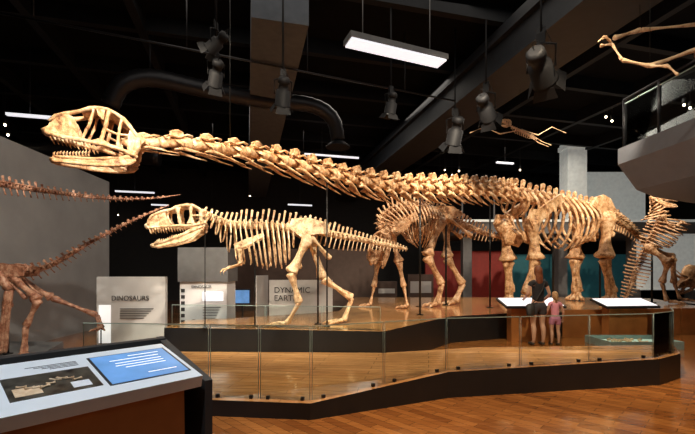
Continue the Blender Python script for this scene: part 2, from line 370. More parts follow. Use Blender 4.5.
# =============== THEROPOD ===============
mb=MB(JB)
al=[C(203,213,7.05,.055,.05,.05,.1,.06),C(217,220,7.15,.06,.09,.07,.22,.1),C(234,225,7.3,.06,.17,.08,.6,.2),C(260,226,7.4,.065,.21,.09,.80,.3),C(285,228,7.5,.065,.21,.1,.68,.27),C(300,230,7.55,.07,.2,.1,.0,.1),
 C(318,232,7.65,.065,.17,.1,0,0,.16),C(340,236,7.8,.058,.14,.09,0,0,.22),C(362,240,8.05,.048,.1,.06,0,0,.18),C(386,245,8.4,.037,.06,.03,0,0,.1),C(406,249,8.8,.022,.03,0,0,0,.03)]
spine(mb,al,46,lean=.15)
o=W(205,218,7.1); hv=W(150,224,6.9)-o; skull(mb,o-Vector((0,0,.12)),hv,Vector((0,0,1)),hv.length,'ther')
hd=Vector((-.98,-.2,0)).normalized(); lat=Vector((.2,-.98,0))
bileg(mb,W(307,240,7.35),W(291,273,7.2),W(299,303,7.3),G(287,7.35,ZD),hd,.058,.36,ZD,lat)
bileg(mb,W(311,240,7.8),W(323,279,7.75),W(352,298,7.85),G(344,7.8,ZD),hd,.058,.36,ZD,lat)
for s_ in (-1,1):
    c=W(308,235,7.57)+lat*.17*s_
    mb.plate([c+hd*.38+Vector((0,0,.1)),c+hd*.32+Vector((0,0,.28)),c+Vector((0,0,.3)),c-hd*.35+Vector((0,0,.22)),c-hd*.38+Vector((0,0,.02)),c-hd*.1,c+hd*.15+Vector((0,0,-.05))],lat*.025)
    mb.bone(c-Vector((0,0,.05)),c+hd*.22-Vector((0,0,.62))-lat*.1*s_,.035,1.4,2.6); mb.bone(c-Vector((0,0,.05))-hd*.05,c-hd*.42-Vector((0,0,.45))-lat*.1*s_,.028,1.4,1.6)
    s=W(240,250,7.33)+lat*.26*s_
    mb.plate([s+hd*.02,s+hd*.1+Vector((0,0,.08)),s-hd*.05+Vector((0,0,.16)),s-hd*.42+Vector((0,0,.3)),s-hd*.44+Vector((0,0,.24)),s-hd*.1+Vector((0,0,.04))],lat*.015)
    e=s-hd*.02-Vector((0,0,.26)); w=e+hd*.2-Vector((0,0,.06))
    mb.bone(s,e,.025); mb.bone(e,w,.016); mb.bone(e+lat*.02,w+lat*.02,.012)
    for k in(-1,0,1):
        f=w+hd*.1+lat*k*.03-Vector((0,0,.04)); g=f+hd*.03-Vector((0,0,.1))
        mb.bone(w,f,.01,n=6); mb.tube([f,f.lerp(g,.5)+hd*.02,g],[.013,.01,.002],5)
for i in range(9):
    t=i/8; c=W(238,263,7.33).lerp(W(288,269,7.5),t)
    mb.tube([c+lat*.15+Vector((0,0,.05)),c,c-lat*.15+Vector((0,0,.05))],[.006,.012,.006],5)
rod(mb,W(255,232,7.4),ZD,.016); rod(mb,W(318,234,7.65),ZD,.018); rod(mb,W(205,228,7.1),ZD,.01)
mb.obj('theropod_skeleton',['allo','rod'])
# =============== HADROSAUR ===============
mb=MB(JB)
ha=[C(384,236,11.0,.08,.05,.06,.1,.08),C(380,224,11.1,.08,.07,.08,.2,.1),C(386,214,11.2,.09,.15,.1,.6,.25),C(400,208,11.35,.1,.25,.13,1.05,.42),C(418,208,11.6,.1,.28,.14,1.15,.45),C(434,213,11.85,.1,.28,.14,.7,.35),C(442,217,12.0,.1,.26,.14,0,.2),
 C(455,222,12.2,.1,.25,.12,0,0,.25),C(470,228,12.4,.08,.2,.08,0,0,.25),C(486,234,12.6,.06,.14,.04,0,0,.2),C(500,238,12.8,.035,.06,0,0,0,.03)]
spine(mb,ha,40,lean=.15)
hv=W(374,262,10.9)-W(384,238,11.0); skull(mb,W(386,236,11.0),hv,Vector((-1,0,.3)),.85,'ther')
hd=Vector((-.93,-.36,0)).normalized(); lat=Vector((.36,-.93,0))
bileg(mb,W(441,222,11.6),W(427,256,11.4),W(442,284,11.5),G(437,11.45,ZD),hd,.09,.4,ZD,lat)
bileg(mb,W(446,222,12.3),W(447,258,12.2),W(463,284,12.3),G(455,12.2,ZD),hd,.09,.4,ZD,lat)
bileg(mb,W(392,235,11.0),W(399,262,11.0),W(404,287,11.0),G(407,11.0,ZD),hd,.065,.3,ZD,lat)
bileg(mb,W(388,235,11.6),W(378,262,11.6),W(374,287,11.5),G(370,11.5,ZD),hd,.065,.3,ZD,lat)
for s_ in(-1,1):
    c=W(442,218,12.0)+lat*.25*s_
    mb.plate([c+hd*.75+Vector((0,0,.2)),c+hd*.3+Vector((0,0,.32)),c-hd*.2+Vector((0,0,.32)),c-hd*.6+Vector((0,0,.1)),c-hd*.15-Vector((0,0,.05)),c+hd*.15-Vector((0,0,.05))],lat*.04)
    mb.bone(c,c+hd*.75-Vector((0,0,.45)),.05,1.3,2.6); mb.bone(c,c-hd*.9-Vector((0,0,.55)),.04,1.4,1.8)
    s=W(391,234,11.2)+lat*.35*s_
    mb.plate([s+hd*.05-Vector((0,0,.1)),s+hd*.2+Vector((0,0,.05)),s+hd*0+Vector((0,0,.25)),s-hd*.55+Vector((0,0,.6)),s-hd*.68+Vector((0,0,.45)),s-hd*.15],lat*.03)
rod(mb,W(420,215,11.6),ZD,.03); rod(mb,W(446,222,12.05),ZD,.03)
mb.obj('hadrosaur_skeleton',['hadr','rod'])
# =============== LEFT SKELETONS ===============
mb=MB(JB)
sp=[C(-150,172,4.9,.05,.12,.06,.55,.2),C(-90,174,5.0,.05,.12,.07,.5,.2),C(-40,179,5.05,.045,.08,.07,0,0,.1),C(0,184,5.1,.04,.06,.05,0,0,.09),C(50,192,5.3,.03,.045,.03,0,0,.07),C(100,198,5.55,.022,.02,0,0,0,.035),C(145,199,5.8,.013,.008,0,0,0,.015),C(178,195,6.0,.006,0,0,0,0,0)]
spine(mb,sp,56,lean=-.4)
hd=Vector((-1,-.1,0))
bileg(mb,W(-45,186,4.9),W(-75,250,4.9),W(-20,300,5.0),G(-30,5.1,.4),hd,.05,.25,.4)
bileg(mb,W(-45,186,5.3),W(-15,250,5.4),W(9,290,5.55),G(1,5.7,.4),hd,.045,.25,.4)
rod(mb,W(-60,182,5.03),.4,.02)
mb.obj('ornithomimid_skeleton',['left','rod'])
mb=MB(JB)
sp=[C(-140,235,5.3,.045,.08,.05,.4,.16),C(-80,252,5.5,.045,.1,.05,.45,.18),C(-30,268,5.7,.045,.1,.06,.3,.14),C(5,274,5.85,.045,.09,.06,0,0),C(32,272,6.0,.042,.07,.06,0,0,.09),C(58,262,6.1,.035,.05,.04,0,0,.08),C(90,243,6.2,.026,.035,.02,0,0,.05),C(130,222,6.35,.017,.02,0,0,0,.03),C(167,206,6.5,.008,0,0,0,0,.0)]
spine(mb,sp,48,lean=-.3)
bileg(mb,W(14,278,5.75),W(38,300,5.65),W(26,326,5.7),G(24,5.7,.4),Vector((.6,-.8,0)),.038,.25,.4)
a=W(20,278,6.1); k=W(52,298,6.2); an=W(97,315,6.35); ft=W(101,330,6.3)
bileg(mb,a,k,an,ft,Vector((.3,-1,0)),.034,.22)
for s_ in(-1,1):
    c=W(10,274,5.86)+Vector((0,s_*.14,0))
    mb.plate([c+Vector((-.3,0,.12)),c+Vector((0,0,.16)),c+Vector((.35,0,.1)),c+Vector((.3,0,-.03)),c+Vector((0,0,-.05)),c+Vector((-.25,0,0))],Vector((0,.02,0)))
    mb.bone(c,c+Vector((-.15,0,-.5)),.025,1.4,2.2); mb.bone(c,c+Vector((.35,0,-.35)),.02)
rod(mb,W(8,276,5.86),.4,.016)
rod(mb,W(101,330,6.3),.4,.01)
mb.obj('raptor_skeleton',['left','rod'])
# =============== RIGHT SKELETON (rearing) ===============
mb=MB(JB)
sp=[C(652,197,13,.08,.08,.06,.1,.05),C(659,208,13,.09,.14,.1,.3,.2),C(660,222,13,.1,.18,.12,.75,.35),C(652,238,13.1,.1,.2,.13,.6,.3),C(645,252,13.2,.1,.24,.14,0,0,.1),C(638,268,13.3,.09,.26,.12,0,0,.3),C(632,283,13.4,.07,.2,.08,0,0,.28),C(626,297,13.5,.05,.1,.02,0,0,.03)]
spine(mb,sp,32,lean=.1)
hv=Vector((.9,-.2,-.1)); skull(mb,W(653,199,13),hv,Vector((0,0,1)),.7,'ther')
hd=Vector((.9,-.4,0)); 
bileg(mb,W(649,248,12.8),W(668,262,12.6),W(662,283,12.7),G(667,12.6,ZD),hd,.08,.4,ZD)
bileg(mb,W(651,248,13.4),W(672,258,13.5),W(674,283,13.6),G(680,13.5,ZD),hd,.08,.4,ZD)
for q in (12.7,13.3): 
    mb.bone(W(663,215,q),W(671,229,q),.045); mb.bone(W(671,229,q),W(682,222,q-.2),.035); toes(mb,W(682,222,q-.2),hd,.03,3,.2,.5,W(682,226,q).z)
rod(mb,W(652,240,13.1),ZD,.03)
mb.obj('rearing_dinosaur_skeleton',['hadr','rod'])
mb=MB(JB)
sp=[C(690,283,14,.08,.06,.08,.1,.1),C(700,278,14,.09,.12,.1,.6,.3),C(720,277,14.2,.09,.14,.1,.8,.4),C(740,281,14.4,.08,.1,.1,0,0,.1),C(765,292,14.6,.04,.05,0,0,0,.03)]
spine(mb,sp,22)
skull(mb,W(691,284,14),Vector((-1,-.3,-.25)),Vector((0,0,1)),.65,'ther')
c=W(690,279,14)
mb.plate([c+Vector((math.cos(a)*.42*(.6 if math.cos(a)<0 else 1),-.05*math.cos(a),math.sin(a)*.4+.1)) for a in [i*math.pi/6 for i in range(12)]],Vector((0,.04,.02)))
for s_ in(-1,1):
    b=W(684,278,14)+Vector((0,s_*.12,0)); mb.tube([b,b+Vector((-.2,0,.12)),b+Vector((-.42,0,.3))],[.05,.035,.005],7)
for u,q in((700,13.7),(702,14.3),(736,14.1),(738,14.7)):
    colleg(mb,G(u,q,1.15),G(u+1,q,.88),G(u,q,.68),.05,Vector((-1,0,0)),.5)
mb.obj('ceratopsian_skeleton',['hadr','rod'])
# =============== PTEROSAURS ===============
mb=MB(JB)
def pt(*a): return [W(*x) for x in a]
def chain(mb,pts,r):
    for i in range(len(pts)-1):
        mb.bone(pts[i],pts[i+1],r*(1-.6*i/max(1,len(pts)-1)),1.6,1.5,n=8)
chain(mb,pt((700,48,6.0),(650,66,6.1),(622,60,6.2),(612,44,6.25)),.027)
chain(mb,pt((650,66,6.1),(668,66,5.9),(678,75,5.8)),.02)
chain(mb,pt((612,44,6.25),(600,46,6.3)),.02)
chain(mb,pt((614,38,6.4),(640,30,6.5),(700,24,6.6),(760,30,6.8)),.027)
for i in range(3): chain(mb,pt((612,44,6.25),(604+3*i,36+i*2,6.2),(598+4*i,42-3*i,6.15)),.01)
spine(mb,[C(700,48,6.0,.03,.03,.03,.15,.08),C(730,55,6.1,.03,.03,.03,.2,.08),C(760,60,6.2,.02,.02,.02)],12)
skull(mb,W(712,52,6),Vector((.3,-1,-.2)),Vector((0,0,1)),.6,'ther',wf=.5)
for u,v,q in ((650,66,6.1),(730,55,6.1)):
    p=W(u,v,q); mb.tube([p,Vector((p.x,p.y,6.9))],.004,5,1)
p=W(640,30,6.5); mb.tube([p,Vector((p.x,p.y,6.9))],.004,5,1)
mb.obj('pterosaur_skeleton',['ptero','rod'])
mb=MB(JB)
chain(mb,pt((520,130,9.5),(500,134,9.4),(484,127,9.3),(470,133,9.1)),.012)
chain(mb,pt((522,130,9.5),(538,135,9.7),(552,127,9.8),(566,133,10)),.012)
spine(mb,[C(510,126,9.3,.012,.01,.01),C(516,129,9.4,.018,.015,.015,.1,.05),C(527,134,9.6,.018,.015,.015,.1,.04),C(536,139,9.8,.01,.01,0)],14)
skull(mb,W(510,125,9.3),Vector((-1,-.5,.1)),Vector((0,0,1)),.26,'ther',wf=.5)
for q in (-.06,.06): chain(mb,[W(530,135,9.6)+Vector((0,q,0)),W(540,142,9.7)+Vector((0,q,0)),W(550,146,9.8)+Vector((0,q,0))],.009)
p=W(520,130,9.5); mb.tube([p,Vector((p.x,p.y,6.9))],.004,5,1)
mb.obj('pterosaur_skeleton',['ptero','rod'])
# =============== ROOM ===============
DA=Vector((-.243,.970,0)); DB=Vector((.970,.243,0)); Z=Vector((0,0,1))
def L(a,b,z): return DB*a+DA*b+Z*z
def lbox(mb,a0,a1,b0,b1,z0,z1,mat=0):
    mb.box(L((a0+a1)/2,(b0+b1)/2,(z0+z1)/2),DB*(a1-a0)/2,DA*(b1-b0)/2,Z*(z1-z0)/2,mat)
def one(name,mats,*args,f=lbox):
    m=MB(); f(m,*args); return m.obj(name,mats)
RX=24
one('floor',['wood'],-11,RX,-6,24.2,-.1,0)
one('ceiling',['ceil'],-11,RX,-6,24.2,7.4,7.5)
one('wall_back',['wallb'],-11,RX,24,24.2,0,7.4)
one('wall_left',['wallb'],-11.2,-11,-6,24.2,0,7.4)
one('wall_right',['wallb'],RX,RX+.2,-6,24.2,0,7.4)
one('wall_front',['wallb'],-11,RX,-6.2,-6,0,7.4)
mb=MB()
a=Vector((-6.8,5.0,0)); b=Vector((-7.25,12.0,0))
mb.box((a+b)/2+Z*2.15,(b-a)/2,Vector((-.1,0,0)),Z*2.15); mb.obj('wall_partition',['wallg'])
mb=MB(); mb.bx(-5.2,1.2,16.4,16.6,0,2.55,0); mb.obj('wall_brown',['walld'])
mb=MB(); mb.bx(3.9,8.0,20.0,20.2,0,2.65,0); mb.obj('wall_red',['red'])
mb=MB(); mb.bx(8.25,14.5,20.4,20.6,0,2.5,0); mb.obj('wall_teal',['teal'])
mb=MB()
for b in (1,3.2,5.4,7.6,9.8,12,14.2,16.4,18.6,20.8): lbox(mb,-11,RX,b,b+.16,7.02,7.4,0)
for a in (-9,-6.8,-4.6,-2.4,8.5,11.5,14.5): lbox(mb,a,a+.18,-4,24,7.0,7.4,0)
mb.obj('ceiling_joists',['beamd'])
mb=MB()
p=Vector((-1.27,7.4,0)); a0=p.dot(DB); lbox(mb,a0-.5,a0+.5,7.1,24,6.0,6.95,0); mb.obj('concrete_beam',['beamg'])
mb=MB()
p=Vector((4.4,6.47,0)); a0=p.dot(DB); lbox(mb,a0-.5,a0+.5,2,24,6.0,6.95,0); lbox(mb,a0-.62,a0+.62,2,24,5.95,6.03,0); lbox(mb,a0-.62,a0+.62,2,24,6.6,6.68,0); mb.obj('steel_girder',['girder'])
mb=MB()
def duct(mb,pts,r,n=40):
    c=[a[0] for a in catmull([(p,[]) for p in pts],n)]
    mb.tube(c,[r*(1.06 if i%2 else 1.0) for i in range(n)],16)
duct(mb,[W(110,105,9),W(122,85,9),W(150,78,9.2),W(200,88,9.6),W(260,100,10.2),W(310,105,10.8),W(332,118,11),W(338,140,11.2)],.19,60)
c=W(338,143,11.2)
for k in range(3): mb.tube([c+Z*(-.05*k),c+Z*(-.05*k-.03)],.22+.06*k,18)
duct(mb,[W(20,150,14),W(90,150,14.5),W(160,158,15)],.3,20)
for u,v,d in((150,78,9.2),(260,98,10.2),(90,150,14.5)):
    p=W(u,v,d); mb.tube([p,Vector((p.x,p.y,7.4))],.02,6)
mb.obj('air_duct',['duct'])
mb=MB()
def pipe(a,b,r=.03):
    mb.tube([a,b],r,8)
    for t in (.1,.35,.6,.85):
        p=a.lerp(b,t); mb.tube([p,Vector((p.x,p.y,7.4))],.012,6)
pipe(W(-40,5,6.5),W(455,101,10.2),.022); pipe(L(-9,15,6.1),L(4,15,6.1),.02); 
mb.obj('lighting_pipe',['duct'])
def fixture(u,v,d,aim,s=.12,top=6.3):
    mb=MB(); p=W(u,v,d); ax=(aim-p).normalized(); t,sd,up=frame(ax)
    mb.tube([p-ax*s*2.2,p-ax*s*2,p-ax*s*1.4,p-ax*s*1.35,p-ax*s*.6,p-ax*s*.5,p+ax*s*1.2,p+ax*s*1.3],[s*.5,s*.75,s*.78,s*.6,s*.65,s*.95,s,s*1.15],14,0)
    mb.tube([p+ax*s*1.22,p+ax*s*1.31],[s*.9,s*.9],14,1)
    for k in(-1,1): mb.tube([p+sd*k*s*1.1,p+sd*k*s*1.15+Z*s*1.8,p+Z*s*2.3],s*.12,6,0)
    for k in range(4):
        dd=[sd,-sd,up,-up][k]; e=[up,up,sd,sd][k]
        mb.plate([p+ax*s*1.3+dd*s+e*s*.8,p+ax*s*2.1+dd*s*1.5+e*s,p+ax*s*2.1+dd*s*1.5-e*s,p+ax*s*1.3+dd*s-e*s*.8],dd*.003,0)
    mb.tube([p+Z*s*2.2,Vector((p.x,p.y,7.4))],.018,6,0)
    mb.box(p+Z*(s*2.9),sd*s*.35,ax.cross(sd)*s*.3,Z*s*.5,0)
    c=[p-ax*s*2.1,p-ax*s*2.6+Z*s*.5,p+sd*s*.8+Z*s*2.0,p+Z*s*4.0]
    mb.tube([x[0] for x in catmull([(x,[]) for x in c],12)],.006,5,0)
    mb.obj('stage_spotlight',['fix','lens'])
def spot(p,aim,en,ang=40,c=(1,.85,.66),r=.08,blend=.6):
    l=bpy.data.lights.new('spot_lamp','SPOT'); l.energy=en; l.color=c; l.spot_size=math.radians(ang); l.spot_blend=blend; l.shadow_soft_size=r
    o=bpy.data.objects.new('spot_lamp',l); COL.objects.link(o); o.location=p; o.rotation_euler=(aim-p).to_track_quat('-Z','Y').to_euler()
fx=[(216,76,6.2,W(180,300,9.8),.11),(216,44,6.0,W(60,190,7.5),.10),(283,95,6.8,W(270,300,9.2),.13),(391,106,8.2,W(360,300,9.5),.12),(455,134,9.5,W(420,290,12),.18),(486,110,8.6,W(530,240,12),.17),(541,70,6.8,W(600,240,12),.2)]
for u,v,d,aim,s in fx: fixture(u,v,d,aim,s)
mb=MB()
a=W(347,42,7.5); b=W(443,64,8.3); b.z=a.z
dr=(b-a).normalized(); sd=Vector((-dr.y,dr.x,0))
mb.box((a+b)/2+Z*.07,dr*(b-a).length/2,sd*.19,Z*.05,0); mb.box((a+b)/2+Z*.01,dr*((b-a).length/2-.03),sd*.16,Z*.025,1)
for t in (.15,.85): p=a.lerp(b,t)+Z*.1; mb.tube([p,Vector((p.x,p.y,7.4))],.01,6,0)
mb.obj('fluorescent_light',['mezz','lit'])
mb=MB()
for (u,v,d,l) in ((30,116,10,1.0),(135,192,18,1.6),(300,205,20,1.2),(505,163,17,.8),(345,157,17,1.2),(160,205,20,.8),(322,155,16,1.4)):
    p=W(u,v,d); lbox(mb,p.dot(DB)-l/2,p.dot(DB)+l/2,p.dot(DA)-.05,p.dot(DA)+.05,p.z-.03,p.z+.03,0); mb.tube([p,Vector((p.x,p.y,7.4))],.01,6,1)
mb.obj('strip_lights',['lit','blk'])
mb=MB()
for u,v,d in ((5,125,12),(8,135,13),(3,142,12.5),(23,150,15),(606,117,14),(612,121,14),(684,105,12),(690,108,12),(445,170,19),(452,175,20),(459,171,18),(440,178,20),(250,196,20),(118,215,21),(212,212,21),(520,170,18)):
    p=W(u,v,d); mb.ball(p,.035,0,8); mb.tube([p+Z*.03,p+Z*.2],.05,8,1); mb.tube([p+Z*.2,Vector((p.x,p.y,7.4))],.01,5,1)
mb.obj('ceiling_downlights',['warmlamp','blk'])
mb=MB(); mb.bx(9.75,10.6,17.7,18.4,3.905,7.4); mb.bx(9.7,10.65,17.65,18.45,7.1,7.3); mb.obj('white_column',['wht2'])
mb=MB()
mb.bx(4.9,16,17.6,22,3.3,3.9,0); mb.bx(4.9,16,17.5,17.6,3.8,3.9,1)
mb.bx(10.9,14.3,19.2,19.4,3.9,6.4,1)
mb.bx(13.0,16,17.8,18.0,.8,3.3,1)
for i in range(3): mb.bx(5.0+i*1.4,5.06+i*1.4,17.52,17.58,3.9,4.95,0)
mb.bx(4.9,9.6,17.52,17.58,4.95,5.0,0)
for x in (5.2,9.5,12.8,15.5): mb.bx(x,x+.4,18,18.4,0,3.3,0)
mb.obj('mezzanine',['mezz','wht2'])
mb=MB()
top=[(6.05,8.95),(6.2,7.0),(7.2,5.4),(11,5.4),(11,12),(7.4,10.2)]
bot=[(6.5,9.0),(6.7,7.3),(7.6,6.0),(11,6.0),(11,11.6),(7.6,9.9)]
mb.prism(top,4.0,4.35,0,0)
b=len(mb.v); n=len(top)
for x,y in top: mb.v.append(Vector((x,y,4.0)))
for x,y in bot: mb.v.append(Vector((x,y,3.45)))
for i in range(n):
    j=(i+1)%n; mb.f.append((b+i,b+j,b+n+j,b+n+i)); mb.m.append(0); mb.sm.append(False)
mb.f.append(tuple(range(b+n,b+2*n))); mb.m.append(0); mb.sm.append(False)
rail=[(7.4,10.0),(6.15,8.9),(6.3,7.1),(7.25,5.5)]
for i in range(3):
    a=Vector((*rail[i],4.35)); c=Vector((*rail[i+1],4.35))
    mb.box((a+c)/2+Z*.5,(c-a)/2*.97,Vector((.006,.006,0)),Z*.48,1)
    mb.box((a+c)/2+Z*.98,(c-a)/2*.97,Vector((.008,.008,0)),Z*.008,3)
    mb.tube([a+Z*1.08,c+Z*1.08],.025,8,2)
    for t in (0,.5,1): p=a.lerp(c,t); mb.tube([p,p+Z*1.08],.025,8,2)
mb.obj('balcony',['balc','glass','duct','edge'])
# =============== PLATFORMS ===============
mb=MB()
FP=[(-3.2,4.6),(-1.58,4.45),(-.40,4.32),(1.28,5.08),(4.42,5.66),(5.03,6.04),(5.5,6.75),(2.2,6.75),(.62,6.68),(-1.45,6.96),(-3.2,7.15)]
FZ=[.18,.18,.18,.33,.37,.37,.37,.33,.25,.2,.18]
mb.prism(FP,0,FZ,0,1)
mb.obj('front_platform',['deck','blk'])
mb=MB()
BP=[(-3.3,7.2),(-1.45,7.0),(.6,6.72),(2.3,9.0),(4.0,9.75),(9.9,10.6),(11.5,15.2),(8.2,15.8),(.2,15.8),(-.2,10.2),(-2.4,8.7),(-3.3,8.3)]
mb.prism(BP,0,ZD,0,1)
mb.obj('back_platform',['deck','blk'])
mb=MB()
mb.prism([(-6.6,4.3),(-3.95,4.5),(-4.9,6.9),(-6.7,6.9)],0,.4,0,1); mb.obj('side_platform',['mezz','blk'])
mb=MB(); mb.prism([(11.9,12.8),(15.5,13.2),(15.5,15.5),(12.1,15.2)],0,.5,0,1); mb.obj('far_platform',['deck','blk'])
def bal(name,pts,zb,ztop,div,brk=True):
    mb=MB()
    for i in range(len(pts)-1):
        a=Vector((*pts[i],0)); b=Vector((*pts[i+1],0)); n=div[i]
        for k in range(n):
            p=a.lerp(b,k/n); q=a.lerp(b,(k+1)/n); z0=zb[i]*(1-k/n)+zb[i+1]*k/n; z1=zb[i]*(1-(k+1)/n)+zb[i+1]*(k+1)/n
            d=(q-p).normalized(); nn=Vector((-d.y,d.x,0))*.006
            p2=p+d*.012; q2=q-d*.012
            mb.plate([Vector((p2.x,p2.y,z0)),Vector((q2.x,q2.y,z1)),Vector((q2.x,q2.y,ztop)),Vector((p2.x,p2.y,ztop))],nn,0)
            mb.box((p2+q2)/2+Z*(ztop+.004),(q2-p2)/2,nn*1.1,Z*.005,1)
            for e,ze in((p2,z0),(q2,z1)):
                mb.tube([Vector((e.x,e.y,ze)),Vector((e.x,e.y,ztop))],.004,5,1)
            if brk:
                for t in(.15,.85):
                    e=p2.lerp(q2,t); ze=z0*(1-t)+z1*t; mb.box(Vector((e.x,e.y,ze+.02)),d*.018,nn*3,Z*.02,2)
    mb.obj(name,['glass','edge','duct'])
bal('glass_balustrade',[(-3.1,4.68),(-1.56,4.52),(-.40,4.39),(1.27,5.15),(4.38,5.73),(4.97,6.1),(5.42,6.7)],[.185,.185,.185,.335,.375,.375,.375],1.0,[1,2,2,3,1,1])
bal('glass_balustrade',[(-3.2,7.27),(-1.45,7.08),(.57,6.82)],[ZD+.005]*3,1.0,[1,2],False)
mb=MB()
c=G(632,8.7,0); mb.bx(c.x-.75,c.x+.75,c.y-.45,c.y+.45,0,.06,1); mb.bx(c.x-.7,c.x+.7,c.y-.4,c.y+.4,.06,.075,0)
for (x0,x1,y0,y1) in((-.75,.75,-.46,-.45),(-.75,.75,.45,.46),(-.76,-.75,-.45,.45),(.75,.76,-.45,.45)): mb.bx(c.x+x0,c.x+x1,c.y+y0,c.y+y1,.0,.16,2)
for i in range(12):
    a=Vector((c.x+random.uniform(-.6,.6),c.y+random.uniform(-.3,.3),.1)); mb.bone(a,a+Vector((random.uniform(-.2,.2),random.uniform(-.1,.1),0)),.02,mat=3,n=6)
mb.obj('fossil_display_case',['case','blk','edge','ptero'])
# =============== KIOSK ===============
FR=Vector((-1.05,2.9,0)); l_=Vector((-.652,-.758,0)); b_=Vector((-.758,.652,0))
def K(s,t,h=0): return FR+l_*s+b_*t+Z*(.85+.234*t+h)
mb=MB()
LEN=1.75
nrm=(b_+Z*.234).normalized().cross(-l_).normalized()
if nrm.z<0: nrm=-nrm
def kp(s0,s1,t0,t1,h0,h1,mat):
    ps=[K(s0,t0),K(s1,t0),K(s1,t1),K(s0,t1)]
    mb.plate([p+nrm*(h0+h1)/2 for p in ps],nrm*(h1-h0)/2,mat)
kp(0,LEN,0,.66,-.085,0,0)
kp(.03,.57,.11,.57,0,.004,1)
kp(.045,.555,.12,.56,.004,.006,2)
kp(.60,1.06,.14,.44,0,.003,3)
for i,(s0,s1,t) in enumerate([(.1,.32,.50),(.12,.46,.45),(.12,.44,.40),(.12,.45,.36),(.12,.4,.32),(.1,.3,.19)]): kp(s0,s1,t,t+.009,.006,.0075,4)
for i in range(4): kp(.64,.92-.04*i,.55-.02*i,.556-.02*i,0,.002,5)
for i in range(9):
    a=K(.68+.035*i,.28+.03*math.sin(i*.8),.008); mb.bone(a,a+l_*.05+b_*random.uniform(-.05,.05),.006,mat=6,n=6)
kp(.9,1.03,.18,.28,.003,.005,6); kp(.65,.75,.17,.25,.003,.005,0)
bt=[K(.1,.06),K(LEN-.05,.06),K(LEN-.05,.6),K(.1,.6)]
bb=len(mb.v)
for p in bt: mb.v.append(p-nrm*.08)
for p in bt: mb.v.append(Vector((p.x,p.y,.08)))
for i in range(4):
    j=(i+1)%4; mb.f.append((bb+i,bb+j,bb+4+j,bb+4+i)); mb.m.append(7); mb.sm.append(False)
mb.plate([Vector((p.x,p.y,.04)) for p in [K(.14,.1),K(LEN-.1,.1),K(LEN-.1,.56),K(.14,.56)]],Z*.04,5)
mb.plate([Vector((K(-.06,t).x,K(-.06,t).y,z)) for t,z in((.02,0),(.02,.80),(.7,1.0),(.82,1.04),(.82,0))],-l_*.03,5)
mb.plate([Vector((K(s,.8).x,K(s,.8).y,z)) for s,z in((-.08,0),(-.08,1.03),(1.5,1.03),(1.5,0))],b_*.05,5)
mb.obj('touchscreen_kiosk',['slab','blk','screen','photo','txtw','txtk','ptero','ply'])
# =============== BACKGROUND PANELS ===============
def text(s,loc,size,mat,name,parent,rz=0):
    c=bpy.data.curves.new(name,'FONT'); c.body=s; c.size=size; c.extrude=.004; c.materials.append(M[mat])
    o=bpy.data.objects.new(name,c); COL.objects.link(o); o.location=loc; o.rotation_euler=(math.pi/2,0,rz); o.parent=parent
def empty(name):
    e=bpy.data.objects.new(name,None); COL.objects.link(e); return e
e=empty('dinosaur_walk_sign')
mb=MB(); mb.bx(-5.3,-3.85,8.45,8.55,0,1.50,0); mb.bx(-5.25,-5.0,8.44,8.45,.1,.9,1); mb.obj('board',['panel','txtw'],e)
text('DINOSAURS',(-4.98,8.43,1.0),.145,'txtk','title',e)
for i in range(5): 
    mb=MB(); mb.bx(-4.8,-4.1-.05*i,8.43,8.45,.82-.05*i,.83-.05*i,0); mb.obj('text_line_%d'%i,['txtk'],e)
e=empty('information_kiosk')
mb=MB()
mb.bx(-3.77,-2.72,9.0,9.7,0,1.38,0); mb.bx(-3.8,-2.68,8.95,9.75,1.38,2.15,1); mb.bx(-3.25,-2.8,8.98,9.0,.95,1.15,2)
for i in range(6): mb.bx(-3.25,-2.85-.03*i,8.985,9.0,.8-.06*i,.81-.06*i,3)
mb.tube([Vector((-3.45,8.985,.45)),Vector((-3.45,8.96,.45))],.09,20,1)
for i in range(7): mb.bx(-3.74,-3.66,8.98,9.0,.3+.14*i,.38+.14*i,3)
mb.obj('cabinet',['white','hood','lit','txtk'],e)
text('DINOSAUR',(-3.5,8.97,1.24),.09,'txtk','title',e)
e=empty('dynamic_earth_sign')
mb=MB(); mb.bx(-2.35,-.45,12,12.12,0,1.36,0); mb.obj('board',['panel'],e)
text('DYNAMIC\nEARTH',(-2.2,11.97,.98),.24,'txtk','title',e)
mb=MB(); mb.bx(-3.7,-3.15,13,13.08,.55,1.05,0); mb.bx(-3.66,-3.19,12.99,13,.59,1.01,1); mb.bx(-3.45,-3.4,13.02,13.06,0,.55,0); mb.bx(-3.6,-3.25,12.9,13.2,0,.03,0); mb.obj('television_screen',['blk','screen'])
mb=MB(); mb.bx(-2.55,-2.5,11,12.6,0,1.5,0);mb.bx(-5,-4.4,13.5,13.7,0,2.3,1); mb.obj('exhibit_screen_wall',['panel','walld'])
for x,y,w,h in ((1.2,16.9,.9,.9),(2.6,17.2,1.1,1.2)):
    mb=MB(); mb.bx(x,x+w,y,y+.4,0,.5,0); mb.bx(x,x+w,y,y+.4,.5,h+.3,1); mb.bx(x+.1,x+w-.1,y-.01,y,.7,h,2); mb.obj('showcase',['blk','walld','panel'])
